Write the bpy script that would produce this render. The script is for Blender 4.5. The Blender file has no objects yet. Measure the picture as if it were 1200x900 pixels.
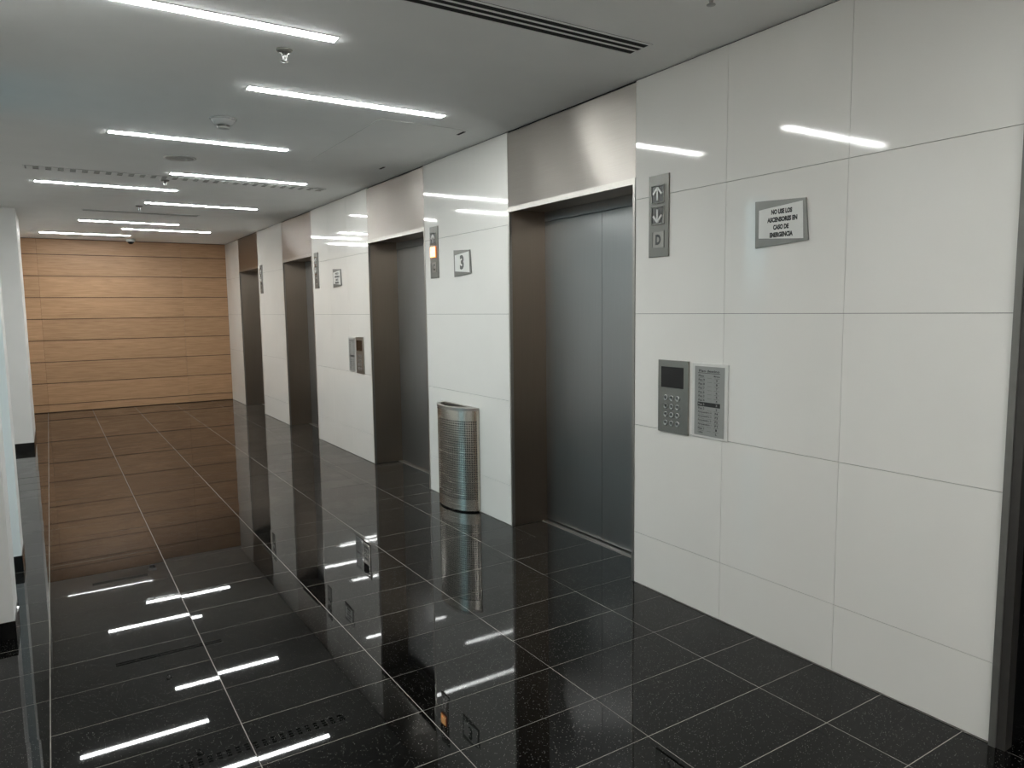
import bpy, math, random
from mathutils import Matrix, Vector, Euler

random.seed(7)
scene = bpy.context.scene
COL = scene.collection

# ------------------------------------------------------------------ camera
F_PX, YAW, PITCH, ROLL, CAM_H = 846.4, 0.5680, 0.1034, -0.0129, 1.524
cam_data = bpy.data.cameras.new('camera')
cam_data.sensor_fit = 'HORIZONTAL'
cam_data.sensor_width = 36.0
cam_data.lens = F_PX / 1200.0 * 36.0
cam_data.clip_start = 0.02
cam = bpy.data.objects.new('camera', cam_data)
COL.objects.link(cam)
fw = Vector((math.sin(YAW) * math.cos(PITCH), math.cos(YAW) * math.cos(PITCH), -math.sin(PITCH)))
rt = Vector((math.cos(YAW), -math.sin(YAW), 0))
up = rt.cross(fw)
r2 = rt * math.cos(ROLL) + up * math.sin(ROLL)
u2 = -rt * math.sin(ROLL) + up * math.cos(ROLL)
cam.matrix_world = Matrix(((r2.x, u2.x, -fw.x, 0), (r2.y, u2.y, -fw.y, 0), (r2.z, u2.z, -fw.z, CAM_H), (0, 0, 0, 1)))
scene.camera = cam

# ------------------------------------------------------------------ world, exposure
world = bpy.data.worlds.new('world')
scene.world = world
world.use_nodes = True
wn = world.node_tree
bg = wn.nodes['Background']
wc = wn.nodes.new('ShaderNodeTexCoord'); ws = wn.nodes.new('ShaderNodeSeparateXYZ'); wr = wn.nodes.new('ShaderNodeValToRGB')
wn.links.new(wc.outputs['Generated'], ws.inputs[0]); wn.links.new(ws.outputs['Z'], wr.inputs['Fac']); wn.links.new(wr.outputs['Color'], bg.inputs['Color'])
wr.color_ramp.elements[0].position = 0.0; wr.color_ramp.elements[0].color = (0.075, 0.125, 0.15, 1)     # hazy city below the skyline
wr.color_ramp.elements[1].position = 0.08; wr.color_ramp.elements[1].color = (0.44, 0.66, 0.75, 1)    # overcast bluish sky
bg.inputs['Strength'].default_value = 1.9
LAMP = 34.0                      # radiance of the linear ceiling lamps
vs = scene.view_settings
scene.display_settings.display_device = 'sRGB'
vs.view_transform = 'Standard'
vs.look = 'None'
vs.exposure = 1.25
vs.gamma = 1.0
vs.use_curve_mapping = False
scene.cycles.use_denoising = True
scene.cycles.sample_clamp_indirect = 6.0

# ------------------------------------------------------------------ helpers
def link(o):
    COL.objects.link(o)
    return o

def meta(o, label=None, cat=None, group=None, kind=None):
    if label: o['label'] = label
    if cat: o['category'] = cat
    if group: o['group'] = group
    if kind: o['kind'] = kind
    return o

def empty(name, loc=(0, 0, 0), mat=None, **kw):
    o = bpy.data.objects.new(name, None)
    o.empty_display_size = 0.1
    if mat is not None: o.matrix_world = mat
    else: o.location = loc
    link(o)
    return meta(o, **kw)

class MB:
    """collects vertices and faces of one mesh"""
    def __init__(s): s.v, s.f, s.sm = [], [], []
    def add(s, vs_, fs, smooth=False):
        b = len(s.v); s.v += [tuple(v) for v in vs_]
        for f in fs: s.f.append([b + i for i in f]); s.sm.append(smooth)
        return s
    def box(s, x0, x1, y0, y1, z0, z1):
        return s.add([(x0,y0,z0),(x1,y0,z0),(x1,y1,z0),(x0,y1,z0),(x0,y0,z1),(x1,y0,z1),(x1,y1,z1),(x0,y1,z1)],
                     [(0,3,2,1),(4,5,6,7),(0,1,5,4),(1,2,6,5),(2,3,7,6),(3,0,4,7)])
    def chbox(s, x0, x1, y0, y1, z0, z1, c):
        """box whose +z face is chamfered by c (a bevelled plate facing +z)"""
        vs_ = [(x0,y0,z0),(x1,y0,z0),(x1,y1,z0),(x0,y1,z0),(x0,y0,z1-c),(x1,y0,z1-c),(x1,y1,z1-c),(x0,y1,z1-c),
               (x0+c,y0+c,z1),(x1-c,y0+c,z1),(x1-c,y1-c,z1),(x0+c,y1-c,z1)]
        return s.add(vs_, [(0,3,2,1),(0,1,5,4),(1,2,6,5),(2,3,7,6),(3,0,4,7),
                           (4,5,9,8),(5,6,10,9),(6,7,11,10),(7,4,8,11),(8,9,10,11)])
    def prism(s, poly, z0, z1):
        n = len(poly)
        vs_ = [(p[0],p[1],z0) for p in poly] + [(p[0],p[1],z1) for p in poly]
        fs = [tuple(range(n-1,-1,-1)), tuple(range(n, 2*n))] + [(i,(i+1)%n,n+(i+1)%n,n+i) for i in range(n)]
        return s.add(vs_, fs)
    def lathe(s, prof, n=24, cx=0, cy=0):
        """profile of (radius, z) turned about z"""
        vs_, fs = [], []
        for r, z in prof:
            for i in range(n):
                a = 2*math.pi*i/n; vs_.append((cx+r*math.cos(a), cy+r*math.sin(a), z))
        for k in range(len(prof)-1):
            for i in range(n):
                j = (i+1) % n
                fs.append((k*n+i, k*n+j, (k+1)*n+j, (k+1)*n+i))
        s.add(vs_, fs, True)
        b = len(s.v) - len(vs_)
        for k, rev in ((0, True), (len(prof)-1, False)):
            if prof[k][0] > 1e-5:
                ring = [b + k*n+i for i in range(n)]
                s.f.append(ring[::-1] if rev else ring); s.sm.append(False)
        return s
    def mesh(s, name, mat):
        me = bpy.data.meshes.new(name)
        me.from_pydata(s.v, [], s.f)
        me.polygons.foreach_set('use_smooth', s.sm)
        if mat: me.materials.append(mat)
        me.update()
        return me
    def build(s, name, mat, parent=None, loc=None, **kw):
        o = bpy.data.objects.new(name, s.mesh(name, mat))
        if parent: o.parent = parent
        if loc: o.location = loc
        link(o)
        return meta(o, **kw)

def box(name, x0, x1, y0, y1, z0, z1, mat, parent=None, **kw):
    """box mesh with its origin at its base centre"""
    cx, cy = (x0+x1)/2, (y0+y1)/2
    return MB().box(x0-cx, x1-cx, y0-cy, y1-cy, 0, z1-z0).build(name, mat, parent, (cx, cy, z0), **kw)

def children(o): return [c for c in COL.objects if c.parent == o]

def copy_tree(o, parent=None):
    kids = children(o)
    c = o.copy(); link(c)
    if parent: c.parent = parent
    for k in kids: copy_tree(k, c)
    return c

# ------------------------------------------------------------------ materials
def nodes(name):
    m = bpy.data.materials.new(name); m.use_nodes = True
    nt = m.node_tree
    return m, nt, nt.nodes['Principled BSDF']

def N(nt, t, **kw):
    n = nt.nodes.new(t)
    for k, v in kw.items():
        if k in n.inputs: n.inputs[k].default_value = v
        else: setattr(n, k, v)
    return n

def plain(name, col, rough=0.5, metal=0.0, ior=1.5, emit=None, estr=0, coat=0, noise=0.06, nscale=18, nstretch=(1,1,1)):
    """principled with a little procedural tone variation"""
    m, nt, b = nodes(name)
    tc = N(nt, 'ShaderNodeTexCoord'); mp = N(nt, 'ShaderNodeMapping'); mp.inputs['Scale'].default_value = nstretch
    nz = N(nt, 'ShaderNodeTexNoise', Scale=nscale, Detail=3.0)
    nt.links.new(tc.outputs['Object'], mp.inputs[0]); nt.links.new(mp.outputs[0], nz.inputs['Vector'])
    cr = N(nt, 'ShaderNodeValToRGB')
    cr.color_ramp.elements[0].position = .3; cr.color_ramp.elements[1].position = .7
    cr.color_ramp.elements[0].color = tuple(c*(1-noise) for c in col) + (1,)
    cr.color_ramp.elements[1].color = tuple(min(1, c*(1+noise)) for c in col) + (1,)
    nt.links.new(nz.outputs['Fac'], cr.inputs['Fac']); nt.links.new(cr.outputs['Color'], b.inputs['Base Color'])
    b.inputs['Roughness'].default_value = rough; b.inputs['Metallic'].default_value = metal; b.inputs['IOR'].default_value = ior
    b.inputs['Coat Weight'].default_value = coat; b.inputs['Coat Roughness'].default_value = .03
    if emit:
        b.inputs['Emission Color'].default_value = emit + (1,); b.inputs['Emission Strength'].default_value = estr
    return m

def brushed(name, col, rough, aniso, tangent, stretch, bump=0.02):
    """brushed steel: streaky grain plus anisotropic reflection along 'tangent' (a world direction)"""
    m, nt, b = nodes(name)
    tc = N(nt, 'ShaderNodeTexCoord'); mp = N(nt, 'ShaderNodeMapping'); mp.inputs['Scale'].default_value = stretch
    nz = N(nt, 'ShaderNodeTexNoise', Scale=1.0, Detail=4.0)
    nt.links.new(tc.outputs['Object'], mp.inputs[0]); nt.links.new(mp.outputs[0], nz.inputs['Vector'])
    mr = N(nt, 'ShaderNodeMapRange'); mr.inputs['To Min'].default_value = rough*.85; mr.inputs['To Max'].default_value = rough*1.15
    nt.links.new(nz.outputs['Fac'], mr.inputs['Value']); nt.links.new(mr.outputs[0], b.inputs['Roughness'])
    cr = N(nt, 'ShaderNodeValToRGB')
    cr.color_ramp.elements[0].position = .3; cr.color_ramp.elements[1].position = .7
    cr.color_ramp.elements[0].color = tuple(c*.95 for c in col) + (1,); cr.color_ramp.elements[1].color = tuple(c*1.04 for c in col) + (1,)
    nt.links.new(nz.outputs['Fac'], cr.inputs['Fac']); nt.links.new(cr.outputs['Color'], b.inputs['Base Color'])
    b.inputs['Metallic'].default_value = 1.0
    b.inputs['Anisotropic'].default_value = aniso
    tv = N(nt, 'ShaderNodeCombineXYZ')
    for i in range(3): tv.inputs[i].default_value = tangent[i]
    nt.links.new(tv.outputs[0], b.inputs['Tangent'])
    return m

def granite(name):
    m, nt, b = nodes(name)
    geo = N(nt, 'ShaderNodeNewGeometry'); oi = N(nt, 'ShaderNodeObjectInfo')
    vo = N(nt, 'ShaderNodeTexVoronoi', Scale=210.0); nt.links.new(geo.outputs['Position'], vo.inputs['Vector'])
    cr = N(nt, 'ShaderNodeValToRGB')                         # rare pale mineral specks, sizes varied
    e = cr.color_ramp.elements; e[0].position = 0.12; e[0].color = (1,1,1,1); e[1].position = 0.26; e[1].color = (0,0,0,1)
    nt.links.new(vo.outputs['Distance'], cr.inputs['Fac'])
    sep = N(nt, 'ShaderNodeSeparateColor'); nt.links.new(vo.outputs['Color'], sep.inputs[0])
    gt = N(nt, 'ShaderNodeMath', operation='GREATER_THAN'); gt.inputs[1].default_value = .80
    nt.links.new(sep.outputs[0], gt.inputs[0])
    mu = N(nt, 'ShaderNodeMath', operation='MULTIPLY'); nt.links.new(gt.outputs[0], mu.inputs[0]); nt.links.new(cr.outputs['Color'], mu.inputs[1])
    nz = N(nt, 'ShaderNodeTexNoise', Scale=60.0, Detail=5.0); nt.links.new(geo.outputs['Position'], nz.inputs['Vector'])
    c2 = N(nt, 'ShaderNodeValToRGB'); e = c2.color_ramp.elements
    e[0].position = .35; e[0].color = (.0008,.0008,.0008,1); e[1].position = .75; e[1].color = (.003,.0029,.0027,1)
    nt.links.new(nz.outputs['Fac'], c2.inputs['Fac'])
    mx = N(nt, 'ShaderNodeMix', data_type='RGBA'); nt.links.new(mu.outputs[0], mx.inputs['Factor'])
    nt.links.new(c2.outputs['Color'], mx.inputs[6]); mx.inputs[7].default_value = (.42,.41,.38,1)
    nt.links.new(mx.outputs[2], b.inputs['Base Color'])
    # scuffs: patches where the polish is dulled
    n2 = N(nt, 'ShaderNodeTexNoise', Scale=1.6, Detail=5.0, Roughness=.65); nt.links.new(geo.outputs['Position'], n2.inputs['Vector'])
    mr = N(nt, 'ShaderNodeMapRange'); mr.inputs['From Min'].default_value = .4; mr.inputs['From Max'].default_value = .75
    mr.inputs['To Min'].default_value = .26; mr.inputs['To Max'].default_value = .34
    nt.links.new(n2.outputs['Fac'], mr.inputs['Value']); nt.links.new(mr.outputs[0], b.inputs['Roughness'])
    b.inputs['IOR'].default_value = 1.03
    b.inputs['Coat Weight'].default_value = 1.0; b.inputs['Coat Roughness'].default_value = .018; b.inputs['Coat IOR'].default_value = 1.34
    return m

def wood(name):
    m, nt, b = nodes(name)
    tc = N(nt, 'ShaderNodeTexCoord'); oi = N(nt, 'ShaderNodeObjectInfo')
    ad = N(nt, 'ShaderNodeVectorMath', operation='ADD')
    sc = N(nt, 'ShaderNodeVectorMath', operation='SCALE'); sc.inputs['Scale'].default_value = 37.0
    cx = N(nt, 'ShaderNodeCombineXYZ')
    for i in range(3): nt.links.new(oi.outputs['Random'], cx.inputs[i])
    nt.links.new(cx.outputs[0], sc.inputs[0])
    nt.links.new(tc.outputs['Object'], ad.inputs[0]); nt.links.new(sc.outputs[0], ad.inputs[1])
    mp = N(nt, 'ShaderNodeMapping'); mp.inputs['Scale'].default_value = (1.6, 1, 26)
    nt.links.new(ad.outputs[0], mp.inputs[0])
    nz = N(nt, 'ShaderNodeTexNoise', Scale=2.2, Detail=6.0, Roughness=.6, Distortion=.4); nt.links.new(mp.outputs[0], nz.inputs['Vector'])
    cr = N(nt, 'ShaderNodeValToRGB'); e = cr.color_ramp.elements
    e[0].position = .25; e[0].color = (.33,.185,.095,1); e[1].position = .8; e[1].color = (.53,.32,.175,1)
    nt.links.new(nz.outputs['Fac'], cr.inputs['Fac'])
    hv = N(nt, 'ShaderNodeHueSaturation')
    mr = N(nt, 'ShaderNodeMapRange'); mr.inputs['To Min'].default_value = .93; mr.inputs['To Max'].default_value = 1.06
    nt.links.new(oi.outputs['Random'], mr.inputs['Value']); nt.links.new(mr.outputs[0], hv.inputs['Value'])
    nt.links.new(cr.outputs['Color'], hv.inputs['Color']); nt.links.new(hv.outputs[0], b.inputs['Base Color'])
    b.inputs['Roughness'].default_value = .45
    return m

def glass(name):
    m = bpy.data.materials.new(name); m.use_nodes = True
    nt = m.node_tree; nt.nodes.remove(nt.nodes['Principled BSDF'])
    out = nt.nodes['Material Output']
    tr = N(nt, 'ShaderNodeBsdfTransparent'); tr.inputs[0].default_value = (.86,.93,.93,1)
    gl = N(nt, 'ShaderNodeBsdfGlossy', Roughness=.01); fr = N(nt, 'ShaderNodeFresnel', IOR=1.45)
    mx = N(nt, 'ShaderNodeMixShader')
    nt.links.new(fr.outputs[0], mx.inputs[0]); nt.links.new(tr.outputs[0], mx.inputs[1]); nt.links.new(gl.outputs[0], mx.inputs[2])
    nt.links.new(mx.outputs[0], out.inputs['Surface'])
    return m

M_tile = granite('black_granite')
M_grout = plain('pale_grout', (.27,.255,.23), .8, noise=.15)
M_panel = plain('white_glossy_panel', (.79,.775,.735), .06, ior=1.5, noise=.012, nscale=3)
M_joint = plain('panel_joint', (.16,.155,.145), .8)
M_ceil = plain('ceiling_paint', (.87,.875,.86), .85, noise=.015, nscale=4)
M_white = plain('white_paint', (.82,.82,.80), .45, noise=.015, nscale=4)
M_wood = wood('oak_veneer')
M_groove = plain('dark_groove', (.10,.055,.03), .8)
M_black = plain('black_skirting', (.006,.006,.006), .12)
M_shaft = plain('dark_cavity', (.02,.02,.02), .9)
STEEL = (.37,.345,.315)
M_head = brushed('brushed_steel_header', STEEL, .37, .97, (0,0,1), (3,3,400))
M_door = brushed('brushed_steel_door', (.40,.40,.395), .34, .9, (0,1,0), (3,400,3))
M_rev = brushed('brushed_steel_reveal', (.33,.275,.225), .34, .9, (1,0,0), (400,400,3))
M_edge = brushed('polished_steel_edge', (.44,.42,.39), .34, .0, (0,0,1), (60,60,60))
M_plate = brushed('satin_steel_plate', (.30,.29,.265), .34, .3, (0,0,1), (200,200,8))
M_chrome = brushed('chrome', (.72,.72,.71), .1, .0, (0,0,1), (30,30,30))
M_bin = brushed('brushed_steel_bin', (.74,.70,.63), .26, .7, (0,1,0), (3,3,300))
M_dark = plain('black_glass', (.006,.006,.007), .06)
M_ink = plain('black_ink', (.02,.02,.02), .5)
M_ink2 = plain('grey_ink', (.10,.10,.095), .5)
M_paper = plain('sign_insert', (.72,.72,.69), .3, noise=.02)
M_signm = plain('sign_metal', (.21,.21,.195), .4, metal=.6, noise=.05)
M_sheet = plain('grey_sheet', (.30,.305,.29), .35, noise=.03)
M_acryl = plain('pale_acrylic', (.68,.675,.645), .08, noise=.02)
M_glass = glass('window_glass')
M_frame = plain('dark_metal_frame', (.085,.08,.075), .35, metal=.6)
M_lamp = plain('lamp_diffuser', (.9,.9,.9), .4, emit=(.97,1.0,.985), estr=LAMP, noise=.01)
M_lampf = plain('lamp_frame', (.62,.63,.62), .5)
M_orange = plain('lit_lens', (.9,.5,.2), .3, emit=(1.0,.56,.22), estr=1.35, noise=.02)
M_amber = plain('lens_side', (.55,.17,.05), .3, emit=(1.0,.22,.05), estr=.22, noise=.02)
M_plast = plain('white_plastic', (.54,.55,.54), .35, noise=.02)
M_grey = plain('grey_grille', (.40,.40,.39), .6, noise=.1, nscale=60)
M_bright = plain('bright_metal', (.40,.40,.39), .35, metal=1)
M_lant = plain('satin_lantern_plate', (.19,.187,.17), .42, metal=.6, noise=.04, nstretch=(200,8,8))
M_lens = plain('smoked_lens', (.10,.10,.095), .3, noise=.1)
M_arrow = plain('pale_arrow', (.62,.62,.60), .35, metal=.2)
M_dull = plain('dull_metal', (.23,.225,.21), .4, metal=.7)

# ------------------------------------------------------------------ setting
W, H = 2.66, 2.70
YB, YF = -3.2, 13.36          # rear wall and far wooden wall
XL = -1.2
XD = 2.955                    # plane of the elevator doors
OPEN = [(2.93, 4.19), (5.48, 6.73), (8.50, 9.75), (11.08, 12.33)]
DARKO = (-.15, 1.11)          # dark doorway at the right edge

# floor: grout bed plus one part per tile
floor = box('floor', XL, 3.06, YB, YF + .05, -.12, -.0006, M_grout, label='floor of polished black granite tiles with pale grout lines', kind='structure')
def tile_obj(x0, x1, y0, y1, g=.0018, tilt=True, g1=None):
    g1 = g if g1 is None else g1
    cx, cy = (x0+x1)/2, (y0+y1)/2
    o = MB().box(x0+g-cx, x1-g1-cx, y0+g-cy, y1-g-cy, -.012, 0).build('floor_tile', M_tile, floor)
    o.location = (cx - floor.location.x, cy - floor.location.y, -floor.location.z)
    if tilt:                                                 # tiles are never laid dead level
        rx, ry = math.radians(random.gauss(0, .08)), math.radians(random.gauss(0, .06))
        o.rotation_euler = (rx, ry, 0)
        o.location.z += abs(rx)*(y1-y0)/2 + abs(ry)*(x1-x0)/2 - .0002
    return o
cols = [(-.693,-.093), (-.093,.507), (.507,1.107), (1.107,1.707), (1.707,2.307), (2.307, W)]
rest = MB()
for k in range(-11, 45):
    y0, y1 = .3*k, min(.3*(k+1), YF)
    for i, (x0, x1) in enumerate(cols):
        inside = i == 5 and any(a <= y0 and y1 <= b for a, b in OPEN)
        x1_ = 2.907 if inside else x1
        if k >= 3: tile_obj(x0, x1_, y0, y1)
        else: rest.box(x0+.0018, x1-.0018, y0+.0018, y1-.0018, -.012, 0)
    for x0, x1 in ((XL,-.693),):
        rest.box(x0+.0018, x1-.0018, y0+.0018, y1-.0018, -.012, 0)
for a, b in OPEN:                                            # cut pieces at the two ends of each recess
    lo, hi = .3*math.ceil(a/.3 - 1e-6), .3*math.floor(b/.3 + 1e-6)
    for y0, y1 in ((a, lo), (hi, b)):
        if y1 - y0 > .02: tile_obj(W - .0018, 2.907, y0, y1, .0018, False)
for k in range(-1, 4):
    y0, y1 = max(.3*k, DARKO[0]), min(.3*(k+1), DARKO[1])
    rest.box(W, 3.05, y0+.0018, y1-.0018, -.012, 0)
o = rest.build('floor_tile', M_tile, floor, kind='stuff')
o.location = tuple(-c for c in floor.location)

# ceiling
ceiling = box('ceiling', XL, 3.06, YB, YF + .05, H, H + .1, M_ceil, label='flat pale grey painted ceiling', kind='structure')

# right wall: cores between the openings, an added unseen back that blocks light leaks, glossy panels as parts
segs = [(YB, DARKO[0]), (DARKO[1], OPEN[0][0]), (OPEN[0][1], OPEN[1][0]), (OPEN[1][1], OPEN[2][0]), (OPEN[2][1], OPEN[3][0]), (OPEN[3][1], YF)]
mb = MB()
for a, b in segs: mb.box(W + .014, 3.05, a, b, 0, H)
mb.box(3.0, 3.06, YB, YF, 0, H)
wall_right = mb.build('wall_right', M_joint, label='right wall clad in glossy white panels between the elevators', kind='structure')
zrows = [0.004, .29, .89, 1.49, 2.09, H - .004]
def panels(y0, y1, cuts):
    ys = [y0] + cuts + [y1]
    for a, b in zip(ys[:-1], ys[1:]):
        for z0, z1 in zip(zrows[:-1], zrows[1:]):
            ga = .0009 if a != y0 else 0; gb = .0009 if b != y1 else 0
            o = MB().box(0, .0135, a+ga, b-gb, z0 + .0011, z1 - .0011).build('wall_panel', M_panel, wall_right)
            o.location = (W, 0, 0)
panels(1.112, 2.928, [1.716, 2.32])
panels(OPEN[0][1]+.002, OPEN[1][0]-.002, [])
panels(OPEN[1][1]+.002, OPEN[2][0]-.002, [7.32, 7.91])
panels(OPEN[2][1]+.002, OPEN[3][0]-.002, [])
panels(OPEN[3][1]+.002, YF-.012, [])
panels(YB, DARKO[0]-.002, [-2.55, -1.95, -1.35, -.75])

# far wooden wall: planks with dark grooves
wall_back = box('wall_back', XL, 3.06, YF, YF + .08, 0, H, M_groove, label='far end wall of horizontal light oak boards with dark grooves', kind='structure')
zs = [.004, .125, .458, .792, 1.125, 1.458, 1.792, 2.125, 2.455, H - .004]
for z0, z1 in zip(zs[:-1], zs[1:]):
    for x0, x1 in ((XL, -.08), (-.08, 1.945), (1.945, W)):
        cx, cz = (x0+x1)/2, (z0+z1)/2
        MB().box(x0+.0012-cx, x1-.0012-cx, -.012, 0, z0+.006-cz, z1-.006-cz).build('wood_plank', M_wood, wall_back).location = (cx - wall_back.location.x, YF - wall_back.location.y, cz)

# rear wall (behind the camera): the same boards, unlit
wall_rear = box('wall_rear', XL, 3.06, YB - .08, YB, 0, H, M_groove, label='wood clad wall behind the camera', kind='structure')
for z0, z1 in zip(zs[:-1], zs[1:]):
    x0, x1 = XL, W; cx, cz = (x0+x1)/2, (z0+z1)/2
    MB().box(x0-cx, x1-cx, 0, .012, z0+.006-cz, z1-.006-cz).build('wood_plank', M_wood, wall_rear).location = (cx - wall_rear.location.x, YB - wall_rear.location.y, cz)

# left wall behind the pillars, with a full-height window between the two nearest pillars
WX, WY0, WY1, WZ1 = -.90, 4.37, 5.40, 2.66
mb = MB()
mb.box(-.9, -.30, YB, 3.6, 0, H).box(WX-.1, WX, 3.6, WY0, 0, H).box(WX-.1, WX, WY1, 9.77, 0, H).box(WX-.3, WX, 9.77, 10.97, 0, H).box(WX-.3, -.50, 10.97, YF-.013, 0, H).box(WX-.1, WX, WY0, WY1, WZ1, H)
mb.build('wall_left', M_white, label='white side wall behind the pillars on the left', kind='structure')
win = empty('window_1', (WX-.05, (WY0+WY1)/2, 0), label='tall daylight window between the two nearest pillars on the left', kind='structure')
hw = (WY1-WY0)/2; hh = WZ1
fr = MB()
fr.box(-.03,.03,-hw,-hw+.03,0,hh).box(-.03,.03,hw-.03,hw,0,hh).box(-.03,.03,-hw+.03,hw-.03,0,.04).box(-.03,.03,-hw+.03,hw-.03,hh-.03,hh)
fr.build('window_frame', M_frame, win)
MB().box(-.004,.004,-hw+.025,hw-.025,.035,hh-.025).build('window_pane', M_glass, win)
pl = bpy.data.lights.new('window_portal', 'AREA'); pl.shape = 'RECTANGLE'; pl.size = 2*hw; pl.size_y = hh; pl.cycles.is_portal = True
po = link(bpy.data.objects.new('window_portal', pl)); po.location = (WX-.11, (WY0+WY1)/2, hh/2)
po.rotation_euler = Euler((math.radians(90), 0, math.radians(-90)))

# pillars on the left, seen almost edge-on, with black skirting
PX0, PX1 = -.90, -.228
for y0, y1, lab in ((4.05, 4.37, 'white pillar nearest the camera at the left edge with black skirting'),
                    (5.157, 5.45, 'narrow bluish white pillar second from the camera on the left'),
                    (9.77, 10.97, 'wide white pillar farthest from the camera on the left beside the wooden wall')):
    p = box('pillar', PX0, PX1, y0, y1, .0, H, M_white)
    meta(p, lab, 'pillar', 'white pillars on the left', 'structure')
    cx, cy = (PX0+PX1)/2, (y0+y1)/2
    MB().box(PX0-.004-cx, PX1+.004-cx, y0-.004-cy, y1+.004-cy, .0005, .085).build('skirting', M_black, p, label='black gloss skirting')

# dark strip painted as the shade in the gap between right wall and ceiling
mb = MB()
mb.box(W+.006, W+.014, YB, YF-.013, H-.005, H)
mb.build('trim_1', M_shaft, label='thin dark strip painted as shade in the gap between white wall and ceiling', kind='structure')

# ------------------------------------------------------------------ elevators
def elevator():
    """origin on the floor at the middle of the opening, on the wall plane; x goes into the wall"""
    hw = .63; d = XD - W
    r = empty('elevator', (W, 3.56, 0))
    MB().box(0, d+.03, -hw, hw, 2.205, H-.012).build('header_panel', M_head, r)
    MB().box(-.004, .02, -hw, hw, 2.172, 2.2045).build('lintel', M_edge, r, label='bright polished lintel strip')
    MB().box(.02, d+.03, -hw+.02, hw-.02, 2.19, 2.2045).build('soffit', M_rev, r)
    for s, n in ((1, 'far'), (-1, 'near')):
        y0, y1 = sorted((s*hw, s*(hw-.018)))
        MB().box(-.004, .016, y0, y1, .002, 2.172).build('jamb_edge', M_edge, r, label='bright polished jamb edge')
        y0, y1 = sorted((s*hw, s*(hw-.014)))
        MB().box(.016, d+.03, y0, y1, .002, 2.19).build('jamb', M_rev, r)
    MB().box(d-.004, d+.01, -hw+.015, hw-.015, 2.125, 2.189).build('transom', M_door, r)
    for s in (1, -1):
        y0, y1 = sorted((s*.0015, s*(hw-.012)))
        MB().box(d, d+.025, y0, y1, .012, 2.121).build('door_panel', M_door, r)
    MB().box(d-.044, d+.03, -hw+.015, hw-.015, -.003, .004).build('sill', M_edge, r, label='thin bright metal sill')
    MB().box(d+.026, d+.03, -hw+.016, hw-.016, .005, 2.125).build('door_backing', M_shaft, r)
    return r
elabs = ['stainless steel elevator nearest the camera beside the lantern marked D',
         'stainless steel elevator second from the camera beside the half-round bin and lit lantern',
         'stainless steel elevator third from the camera left of the small notice and far keypad',
         'stainless steel elevator farthest from the camera beside the wooden end wall']
e0 = elevator()
els = [e0] + [copy_tree(e0) for _ in range(3)]
for e, (a, b), lab in zip(els, OPEN, elabs):
    e.location = (W, (a+b)/2, 0)
    meta(e, lab, 'elevator', 'elevators in the white wall')

# dark doorway cropped by the right edge of the photo
dw = empty('dark_doorway', (W, (DARKO[0]+DARKO[1])/2, 0), label='dark metal framed doorway cropped by the right border', cat='doorway')
hw = (DARKO[1]-DARKO[0])/2
for s in (1, -1):
    y0, y1 = sorted((s*hw, s*(hw-.022)))
    MB().box(-.014, .02, y0, y1, 0, 2.69).build('outer_trim', M_dull, dw, label='grey metal trim')
    y0, y1 = sorted((s*(hw-.022), s*(hw-.05)))
    MB().box(-.008, .04, y0, y1, 0, 2.69).build('inner_trim', M_frame, dw)
    y0, y1 = sorted((s*hw, s*(hw-.045)))
    MB().box(.04, .34, y0, y1, 0, 2.69).build('jamb', M_black, dw)
MB().box(.30, .34, -hw+.05, hw-.05, 0, 2.69).build('door_leaf', M_black, dw)  # jambs and leaf coloured black for the dark of an unlit opening
MB().box(.25, .30, .42, .45, .95, 1.15).build('door_handle', M_dull, dw)

# ------------------------------------------------------------------ things on the right wall
def on_wall(y, z): 
    """u = right along the wall (towards -Y), v = up, n = out of the wall"""
    return Matrix(((0,0,-1,W), (-1,0,0,y), (0,1,0,z), (0,0,0,1)))

def text_mesh(body, w, h, bold=0.0):
    cu = bpy.data.curves.new('lettering', 'FONT'); cu.body = body; cu.align_x = 'LEFT'; cu.resolution_u = 3
    cu.offset = bold; cu.size = 1.0
    ob = bpy.data.objects.new('lettering', cu); link(ob)
    dg = bpy.context.evaluated_depsgraph_get(); dg.update()
    me = bpy.data.meshes.new_from_object(ob.evaluated_get(dg))
    bpy.data.objects.remove(ob)
    vs_ = [v.co.copy() for v in me.vertices]; fs = [tuple(p.vertices) for p in me.polygons]
    bpy.data.meshes.remove(me)
    x0 = min(v.x for v in vs_); x1 = max(v.x for v in vs_); y0 = min(v.y for v in vs_); y1 = max(v.y for v in vs_)
    return [((v.x-x0)/(x1-x0)*w, (v.y-y0)/(y1-y0)*h, 0) for v in vs_], fs

def add_text(mb, body, u, v, w, h, n, bold=0.0, align='C'):
    vs_, fs = text_mesh(body, w, h, bold)
    du = {'C': -w/2, 'L': 0, 'R': -w}[align]
    mb.add([(x+u+du, y+v-h/2, n) for x, y, _ in vs_], fs)
    return mb

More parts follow.
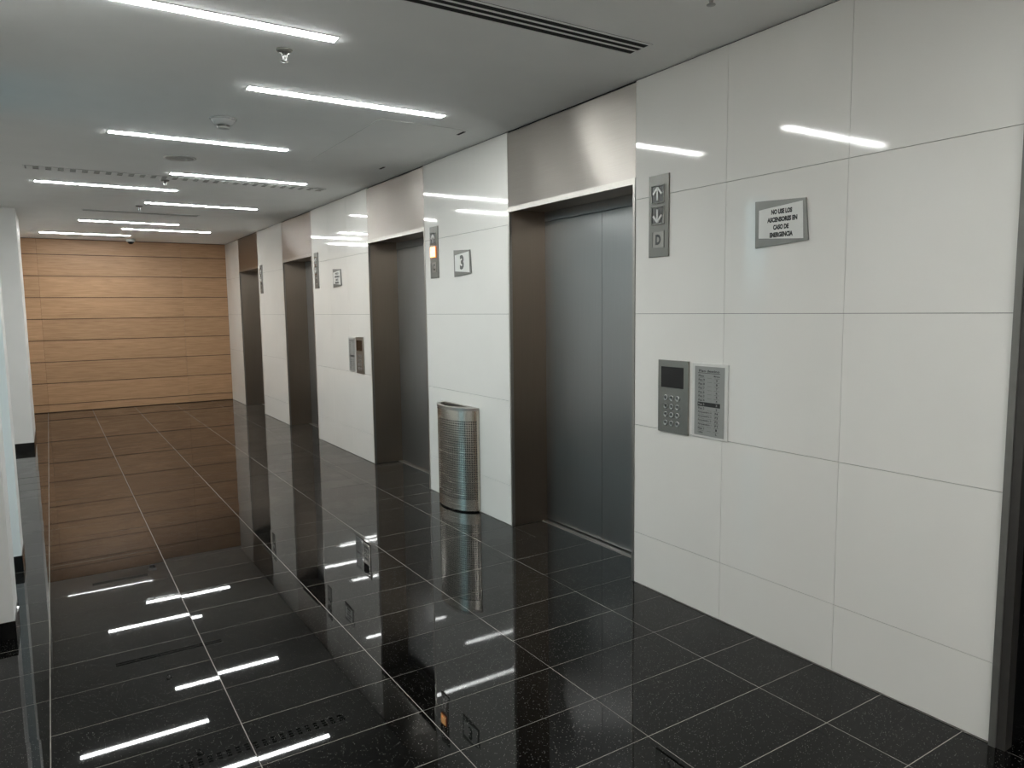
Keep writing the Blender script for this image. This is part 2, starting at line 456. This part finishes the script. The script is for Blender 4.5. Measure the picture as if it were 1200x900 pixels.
def lantern(y, z, letter, lit, lab):
    r = empty('hall_lantern', mat=on_wall(y, z), label=lab, cat='hall lantern', group='hall lanterns beside the elevators')
    MB().chbox(-.071, .071, -.205, .205, 0, .008, .002).build('plate', M_lant, r)
    for v, dirn in ((.108, 1), (.003, -1)):
        on = lit and dirn == -1
        fr = MB(); s = .045
        for a in ((-s,s,s-.005,s), (-s,s,-s,-s+.005), (-s,-s+.005,-s+.005,s-.005), (s-.005,s,-s+.005,s-.005)):
            fr.box(a[0], a[1], v+a[2], v+a[3], .008, .016)
        f = fr.build('lens_frame', M_amber if on else M_chrome, r)
        MB().chbox(-s+.005, s-.005, v-s+.005, v+s-.005, .008, .022 if on else .012, .002).build('lens', M_orange if on else M_lens, f)
        t = .0055; z0, z1 = (.022, .026) if on else (.012, .0175)
        ar = MB(); D = dirn
        ar.prism([(-t/1.3, v-.03*D), (t/1.3, v-.03*D), (t/1.3, v+.026*D), (-t/1.3, v+.026*D)][::D], z0, z1)
        for sgn in (1, -1):
            p0 = Vector((0, v+.033*D)); p1 = Vector((sgn*.030, v+.001*D)); d = (p1-p0).normalized(); n = Vector((-d.y, d.x))*t
            q = [p0+n, p0-n, p1-n, p1+n]
            area = sum(q[i].x*q[(i+1)%4].y - q[(i+1)%4].x*q[i].y for i in range(4))
            if area < 0: q = q[::-1]
            ar.prism(q, z0, z1)
        ar.build('arrow', M_orange if on else M_arrow, f, label='glowing arrow' if on else 'chrome arrow')
    s = .043; v = -.118
    fr = MB()
    for a in ((-s,s,s-.004,s), (-s,s,-s,-s+.004), (-s,-s+.004,-s+.004,s-.004), (s-.004,s,-s+.004,s-.004)):
        fr.box(a[0], a[1], v+a[2], v+a[3], .008, .0105)
    f = fr.build('letter_frame', M_dull, r)
    MB().box(-.039, .039, v-.039, v+.039, .008, .0088).build('letter_tile', M_plate, f)
    add_text(MB(), letter, 0, v, .038, .052, .0092, .05).build('lettering', M_ink, f, label='black letter ' + letter)
    return r
lantern(2.750, 1.985, 'D', False, 'steel hall lantern lettered D with unlit arrows beside the nearest elevator')
lantern(5.300, 1.985, 'C', True, 'steel hall lantern with its down arrow lit orange beside the second elevator')
lantern(8.333, 1.995, 'B', False, 'unlit steel hall lantern beside the third elevator left of the small notice')
lantern(10.90, 2.000, 'A', False, 'unlit steel hall lantern beside the farthest elevator')

PLATE = [(-.133,-.104), (.131,-.088), (.115,.085), (-.137,.098)]
INSERT = [(-.114,-.063), (.110,-.080), (.103,.074), (-.115,.058)]
def sign(y, z, lines, lab):
    r = empty('wall_sign', mat=on_wall(y, z), label=lab, cat='sign')
    MB().prism(PLATE, 0, .008).build('sign_plate', M_signm, r)
    f = MB().prism(INSERT, .008, .010).build('sign_insert', M_paper, r, label='pale insert sheet')
    mb = MB()
    for body, u, v, w, h, bo in lines: add_text(mb, body, u, v, w, h, .0106, bo)
    mb.build('lettering', M_ink if len(lines) > 1 else M_ink2, f)
    return r
EV = [('NO USE LOS', .002, .043, .104, .0215, .068), ('ASCENSORES EN', .005, .010, .150, .0215, .068),
      ('CASO DE', .0, -.022, .078, .0215, .068), ('EMERGENCIA', .002, -.054, .116, .0215, .068)]
sign(2.012, 1.880, EV, 'silver framed emergency notice in black capitals on the nearest white wall section')
sign(7.632, 1.885, EV, 'small silver framed notice above the far keypad between second and third elevators')
sign(4.828, 1.879, [('3', -.004, .0, .062, .108, .045)], 'silver framed floor number 3 sign above the bin')

def keypad(y, z, lab):
    r = empty('keypad', mat=on_wall(y, z), label=lab, cat='keypad', group='elevator keypads')
    MB().chbox(-.105, .105, -.186, .186, 0, .010, .002).build('plate', M_plate, r)
    MB().box(-.081, .074, .046, .152, .010, .0112).build('screen', M_dark, r, label='black display screen')
    keys = ['1','2','3','4','5','6','7','8','9','-','0','*']
    for i, k in enumerate(keys):
        u = -.047 + .041*(i % 3); v = -.008 - .0432*(i//3)
        b = MB().lathe([(.0145,.010), (.0145,.0125), (.0115,.0145), (.0105,.0135), (0,.0135)], 18).build('button', M_bright, r)
        b.location = (u, v, 0)
        w, h = (.007, .012) if k not in '-*' else ((.010, .003) if k == '-' else (.013, .013))
        add_text(MB(), k, 0, 0, w, h, .0142, .01).build('digit', M_ink, b)
    return r
keypad(2.636, 1.069, 'steel elevator keypad with black screen on the nearest white wall section')
keypad(7.030, 1.075, 'far steel elevator keypad with black screen beside the second elevator')

def directory(y, z, lab):
    r = empty('floor_directory', mat=on_wall(y, z), label=lab, cat='directory', group='floor directories beside keypads')
    MB().chbox(-.112, .112, -.182, .182, 0, .006, .002).build('acrylic_holder', M_acryl, r)
    s = MB().box(-.093, .092, -.170, .168, .006, .0075).build('printed_sheet', M_sheet, r, label='grey printed sheet')
    mb = MB(); n = .008; u0 = -.068
    add_text(mb, 'Piso destino', -.002, .146, .128, .012, n, .02)
    mb.box(-.072, .068, .1345, .1365, .0075, n)
    rows = [('Piso', 'Marque')] + [('Piso %d' % k, str(k)) for k in (9,8,7,6,5,4)] + [('Piso 3', '3'), ('Piso 2', '2')] \
         + [('Parqueadero %d' % k, 'P%d' % k) for k in (4,3,2,1)] + [('Piso 1', '1'), ('Lobby', 'L')]
    wl = []
    for i, (a, b) in enumerate(rows):
        v = .122 - i*.0198
        cur = i == 7
        if cur: mb.box(-.072, .068, v-.0105, v+.0105, .0075, n)
        ta = tb = mb
        if cur: ta, tb = MB(), MB(); wl = [ta, tb]
        nn = n + .0006 if cur else n
        add_text(ta, a, u0, v, .0064*len(a) if i else .034, .0105, nn, .02, 'L')
        add_text(tb, b, .046, v, .009*len(b) if i else .036, .0105, nn, .02)
        if not cur and i < len(rows)-1:
            for a0, a1 in ((-.068,-.032), (-.012,.014), (.03,.062)): mb.box(a0, a1, v-.0105, v-.0096, .0075, n)
    mb.build('lettering', M_ink, s)
    for t in wl: t.build('lettering', M_sheet, s, label='grey lettering on the black row')
    return r
directory(2.396, 1.069, 'pale framed floor directory sheet right of the nearest keypad')
directory(7.255, 1.075, 'far floor directory sheet left of the far keypad')

# ------------------------------------------------------------------ half-round waste bin
def waste_bin():
    A, B, HT = .275, .155, .79
    r = empty('waste_bin', (W - .003, 4.90, 0), label='half-round perforated stainless steel waste bin against the white wall', cat='waste bin')
    n = 40; P = []
    # equal arc-length columns round the half ellipse
    dense = [(-B*math.sin(t), -A*math.cos(t)) for t in [math.pi*i/2000 for i in range(2001)]]
    L = [0]
    for p, q in zip(dense[:-1], dense[1:]): L.append(L[-1] + math.hypot(q[0]-p[0], q[1]-p[1]))
    tot = L[-1]; j = 0
    def at(s):
        s = min(max(s, 0), tot)
        lo, hi = 0, 2000
        while hi - lo > 1:
            m = (lo+hi)//2
            if L[m] <= s: lo = m
            else: hi = m
        f = (s-L[lo])/max(1e-9, L[hi]-L[lo])
        return (dense[lo][0]+(dense[hi][0]-dense[lo][0])*f, dense[lo][1]+(dense[hi][1]-dense[lo][1])*f)
    cw = tot/n
    zb, zt = .095, .700; rows = int(round((zt-zb)/cw)); ch = (zt-zb)/rows
    idx = {}; V = []; Fc = []
    def vid(s, z):
        k = (round(s, 5), round(z, 5))
        if k not in idx:
            idx[k] = len(V); p = at(s); V.append((p[0], p[1], z))
        return idx[k]
    hr = cw*.35
    for i in range(n):
        for k in range(rows):
            s0, z0 = i*cw, zb+k*ch; sc, zc = s0+cw/2, z0+ch/2
            out = [(s0,z0),(sc,z0),(s0+cw,z0),(s0+cw,zc),(s0+cw,z0+ch),(sc,z0+ch),(s0,z0+ch),(s0,zc)]
            inn = [(sc+hr*math.cos(a), zc+hr*math.sin(a)) for a in [math.radians(225+45*q) for q in range(8)]]
            o_ = [vid(*q) for q in out]; i_ = [vid(*q) for q in inn]
            if i in (0, n-1):
                Fc.append(o_[::-1]); continue
            for q in range(8):
                w = (q+1) % 8
                Fc.append((o_[w], o_[q], i_[q], i_[w]))
        for za, zc_ in ((.012, zb), (zt, HT)):
            s0 = i*cw; sc = s0 + cw/2
            Fc.append((vid(s0+cw,za), vid(sc,za), vid(s0,za), vid(s0,zc_), vid(sc,zc_), vid(s0+cw,zc_)))
    mb = MB(); mb.add(V, Fc, True); mb.build('perforated_shell', M_bin, r)
    # dark liner inside
    k = 40
    arc = [(-(B-.014)*math.sin(math.pi*i/k), -(A-.014)*math.cos(math.pi*i/k)) for i in range(k+1)]
    mb = MB(); mb.prism(arc, .02, HT-.06); mb.build('liner', M_shaft, r, label='dark inner liner')
    MB().box(-.003, 0, -A, A, .012, HT).build('back_panel', M_bin, r)
    # lid: D-shaped rim with a D-shaped mouth
    outer = [(-(B+.003)*math.sin(math.pi*i/k), -(A+.003)*math.cos(math.pi*i/k)) for i in range(k+1)]
    inner = [(-.026-(B-.058)*math.sin(math.pi*i/k), .035-(A-.085)*math.cos(math.pi*i/k)) for i in range(k+1)]
    m = k+1; vs_ = []
    for z in (HT-.018, HT+.003):
        vs_ += [(x,y,z) for x,y in outer] + [(x,y,z) for x,y in inner]
    fs = []
    for i in range(k):
        fs += [(2*m+i, 3*m+i, 3*m+i+1, 2*m+i+1), (i, i+1, m+i+1, m+i), (i, 2*m+i, 2*m+i+1, i+1), (m+i, m+i+1, 3*m+i+1, 3*m+i)]
    fs += [(2*m, 3*m+k-k, 3*m+k, 2*m+k)][:1]
    fs += [(m, 3*m, 3*m+k, m+k), (0, k, 2*m+k, 2*m)]
    MB().add(vs_, fs).build('lid_rim', M_edge, r)
    MB().prism([(x_*.985, y_*.985) for x_, y_ in arc], .002, .012).build('base', M_black, r, label='black base')
    return r
waste_bin()

# ------------------------------------------------------------------ ceiling lamps
def lamp(x0, x1, y):
    r = empty('linear_ceiling_light', ((x0+x1)/2, y, H))
    l = .5725; w = .029
    mb = MB()
    for s in (1, -1):
        mb.box(-l-.004, l+.004, *sorted((s*w, s*(w+.004))), -.003, 0)
        mb.box(*sorted((s*l, s*(l+.004))), -w, w, -.003, 0)
    mb.build('trim_frame', M_lampf, r)
    MB().add([(-l,-w,0),(l,-w,0),(l,w,0),(-l,w,0),(-l,-w,-.004),(l,-w,-.004),(l,w,-.004),(-l,w,-.004),
              (-l+.004,-w+.006,-.0065),(l-.004,-w+.006,-.0065),(l-.004,w-.006,-.0065),(-l+.004,w-.006,-.0065)],
             [(0,1,2,3),(0,4,5,1),(1,5,6,2),(2,6,7,3),(3,7,4,0),(4,8,9,5),(5,9,10,6),(6,10,11,7),(7,11,8,4),(11,10,9,8)]).build('diffuser', M_lamp, r, label='glowing white diffuser')
    return r
lamps = [(-.01, 3.165, 'lit linear ceiling light nearest the camera, cut by the top border'),
         (.965, 4.052, 'lit linear ceiling light second nearest, above the nearest elevator and right of the sprinkler'),
         (.408, 5.44, 'lit linear ceiling light third nearest, just beyond the smoke detector'),
         (.95, 6.79, 'lit linear ceiling light fourth nearest, in front of the full-width slot vent'),
         (-.02, 7.72, 'lit linear ceiling light fifth nearest, on the left just beyond the full-width slot vent'),
         (.95, 8.68, 'lit linear ceiling light sixth nearest, on the right side of the ceiling'),
         (.403, 10.65, 'lit linear ceiling light seventh nearest, just beyond the short slot vent'),
         (.945, 11.46, 'lit linear ceiling light eighth nearest, on the right towards the wooden wall'),
         (-.02, 12.40, 'lit linear ceiling light farthest away, on the left by the wooden wall')]
l0 = lamp(0, 1.145, 0)
for i, (x, y, lab) in enumerate(lamps + [(.4, .55, 'lit linear ceiling light overhead just behind the top border'), (.95, -.55, 'added unseen linear ceiling light just behind the camera on the right'), (-.02, -1.0, 'added unseen linear ceiling light behind the camera on the left'), (.95, -2.2, 'added unseen linear ceiling light farthest behind the camera')]):  # lamps behind the camera are unseen, added to bounce more light inside
    o = l0 if i == 0 else copy_tree(l0)
    o.location = (x + .5725, y, H)
    meta(o, lab, 'ceiling light', 'linear ceiling lights')

# ------------------------------------------------------------------ ceiling vents
def vent(x0, x1, y0, y1, slots, lab, blades=False):
    r = empty('slot_vent', ((x0+x1)/2, (y0+y1)/2, H), label=lab, cat='air vent', group='slot vents in the ceiling')
    l = (x1-x0)/2; w = (y1-y0)/2
    MB().box(-l, l, -w, w, -.0015, 0).build('slot_shade_plate', M_shaft, r)  # black plate stands in for the shade inside the slots
    mb = MB(); e = .012
    mb.box(-l, l, -w, -w+e, -.004, -.0015).box(-l, l, w-e, w, -.004, -.0015)
    mb.box(-l, -l+.012, -w+e, w-e, -.004, -.0015).box(l-.012, l, -w+e, w-e, -.004, -.0015)
    mb.build('vent_frame', M_ceil, r)
    for i in range(1, slots):
        y = -w+e + (2*w-2*e)*i/slots
        MB().box(-l+.012, l-.012, y-.006, y+.006, -.0035, -.0015).build('vent_bar', M_ceil, r)
    if blades:                                               # short deflector blades sitting in the slots
        b0 = MB().box(-.022, .022, -w+e, w-e, -.0038, -.0015)
        me = b0.mesh('deflector_blade', M_ceil)
        k = int(2*l/.085)
        for i in range(k):
            o = link(bpy.data.objects.new('deflector_blade', me)); o.parent = r; o.location = (-l + .045 + i*.085, 0, -.0001)
    return r
vent(-.09, 2.375, 2.505, 2.655, 3, 'long slotted air vent nearest the camera at the top of the photo')
vent(-.09, 2.345, 6.96, 7.11, 3, 'long slotted air vent spanning the middle of the ceiling', True)
vent(.40, 1.63, 9.54, 9.66, 2, 'short slotted air vent beyond the sixth ceiling light')
vent(.30, 1.10, 12.72, 12.84, 2, 'short slotted air vent farthest away by the wooden wall')

# ------------------------------------------------------------------ small ceiling fittings
def sprinkler(x, y, lab, rr=.036):
    r = empty('sprinkler', (x, y, H), label=lab, cat='sprinkler', group='ceiling sprinklers')
    MB().lathe([(rr*.5,-.012), (rr*.9,-.009), (rr,-.003), (rr,0)], 24).build('escutcheon', M_dull, r)
    MB().lathe([(.006,-.046), (.008,-.03), (.010,-.012)], 12).build('nozzle', M_bright, r)
    mb = MB()
    for s in (1, -1): mb.add([(s*.012,-.002,-.012),(s*.016,-.002,-.012),(s*.016,.002,-.012),(s*.012,.002,-.012),
                              (s*.003,-.002,-.048),(s*.007,-.002,-.048),(s*.007,.002,-.048),(s*.003,.002,-.048)],
                             [(0,1,5,4),(1,2,6,5),(2,3,7,6),(3,0,4,7)])
    mb.build('yoke', M_bright, r)
    MB().lathe([(.004,-.053), (.017,-.051), (.017,-.049), (.004,-.047)], 16).build('deflector', M_bright, r)
    return r
sprinkler(.978, 3.406, 'small ceiling sprinkler between the two nearest linear lights')
sprinkler(.954, 7.17, 'small ceiling sprinkler just beyond the full-width slot vent')
sprinkler(.922, 8.98, 'small ceiling sprinkler farthest from the camera near the short vent')
sprinkler(2.175, 1.985, 'dark sprinkler at the top border above the nearest wall section', .036)

r = empty('smoke_detector', (.98, 4.77, H), label='white conical smoke detector on the ceiling behind the second light', cat='smoke detector')
MB().lathe([(.078,-.006), (.080,-.003), (.080,0)], 28).build('base', M_plast, r)
MB().lathe([(.040,-.040), (.052,-.034), (.068,-.012), (.070,-.006)], 28).build('housing', M_plast, r)
MB().lathe([(.034,-.052), (.036,-.040)], 24).build('vent_ring', M_dull, r)
MB().lathe([(.020,-.060), (.036,-.057), (.036,-.052)], 24).build('cap', M_plast, r)

r = empty('ceiling_speaker', (.928, 6.11, H), label='round grey ceiling speaker grille beyond the third light', cat='speaker')
MB().lathe([(.096,-.004), (.104,-.006), (.114,-.004), (.114,0)], 32).build('rim', M_lampf, r)
MB().lathe([(0,-.0075), (.05,-.007), (.097,-.0045), (.097,-.001)], 32).build('grille', M_grey, r)

r = empty('security_camera', (1.18, 12.98, H), label='small white dome security camera by the top of the wooden wall', cat='camera')
MB().lathe([(.062,-.045), (.066,-.03), (.066,0)], 24).build('housing', M_plast, r)
MB().lathe([(0,-.082), (.025,-.076), (.042,-.062), (.046,-.045)], 20).build('dome', M_dark, r, label='dark dome')

r = empty('access_hatch', (2.115, 5.02, H), label='flush rectangular access hatch in the ceiling beside the right wall', cat='hatch')
MB().box(-.3096,.3096,-.7326,.7326,-.001,0).build('hatch_gap', M_joint, r)
MB().box(-.309,.309,-.732,.732,-.0022,-.001).build('hatch_leaf', M_ceil, r)
for y in (-.70, .66): MB().box(.285,.305,y,y+.10,-.0032,-.0022).build('hatch_latch', M_shaft, r)
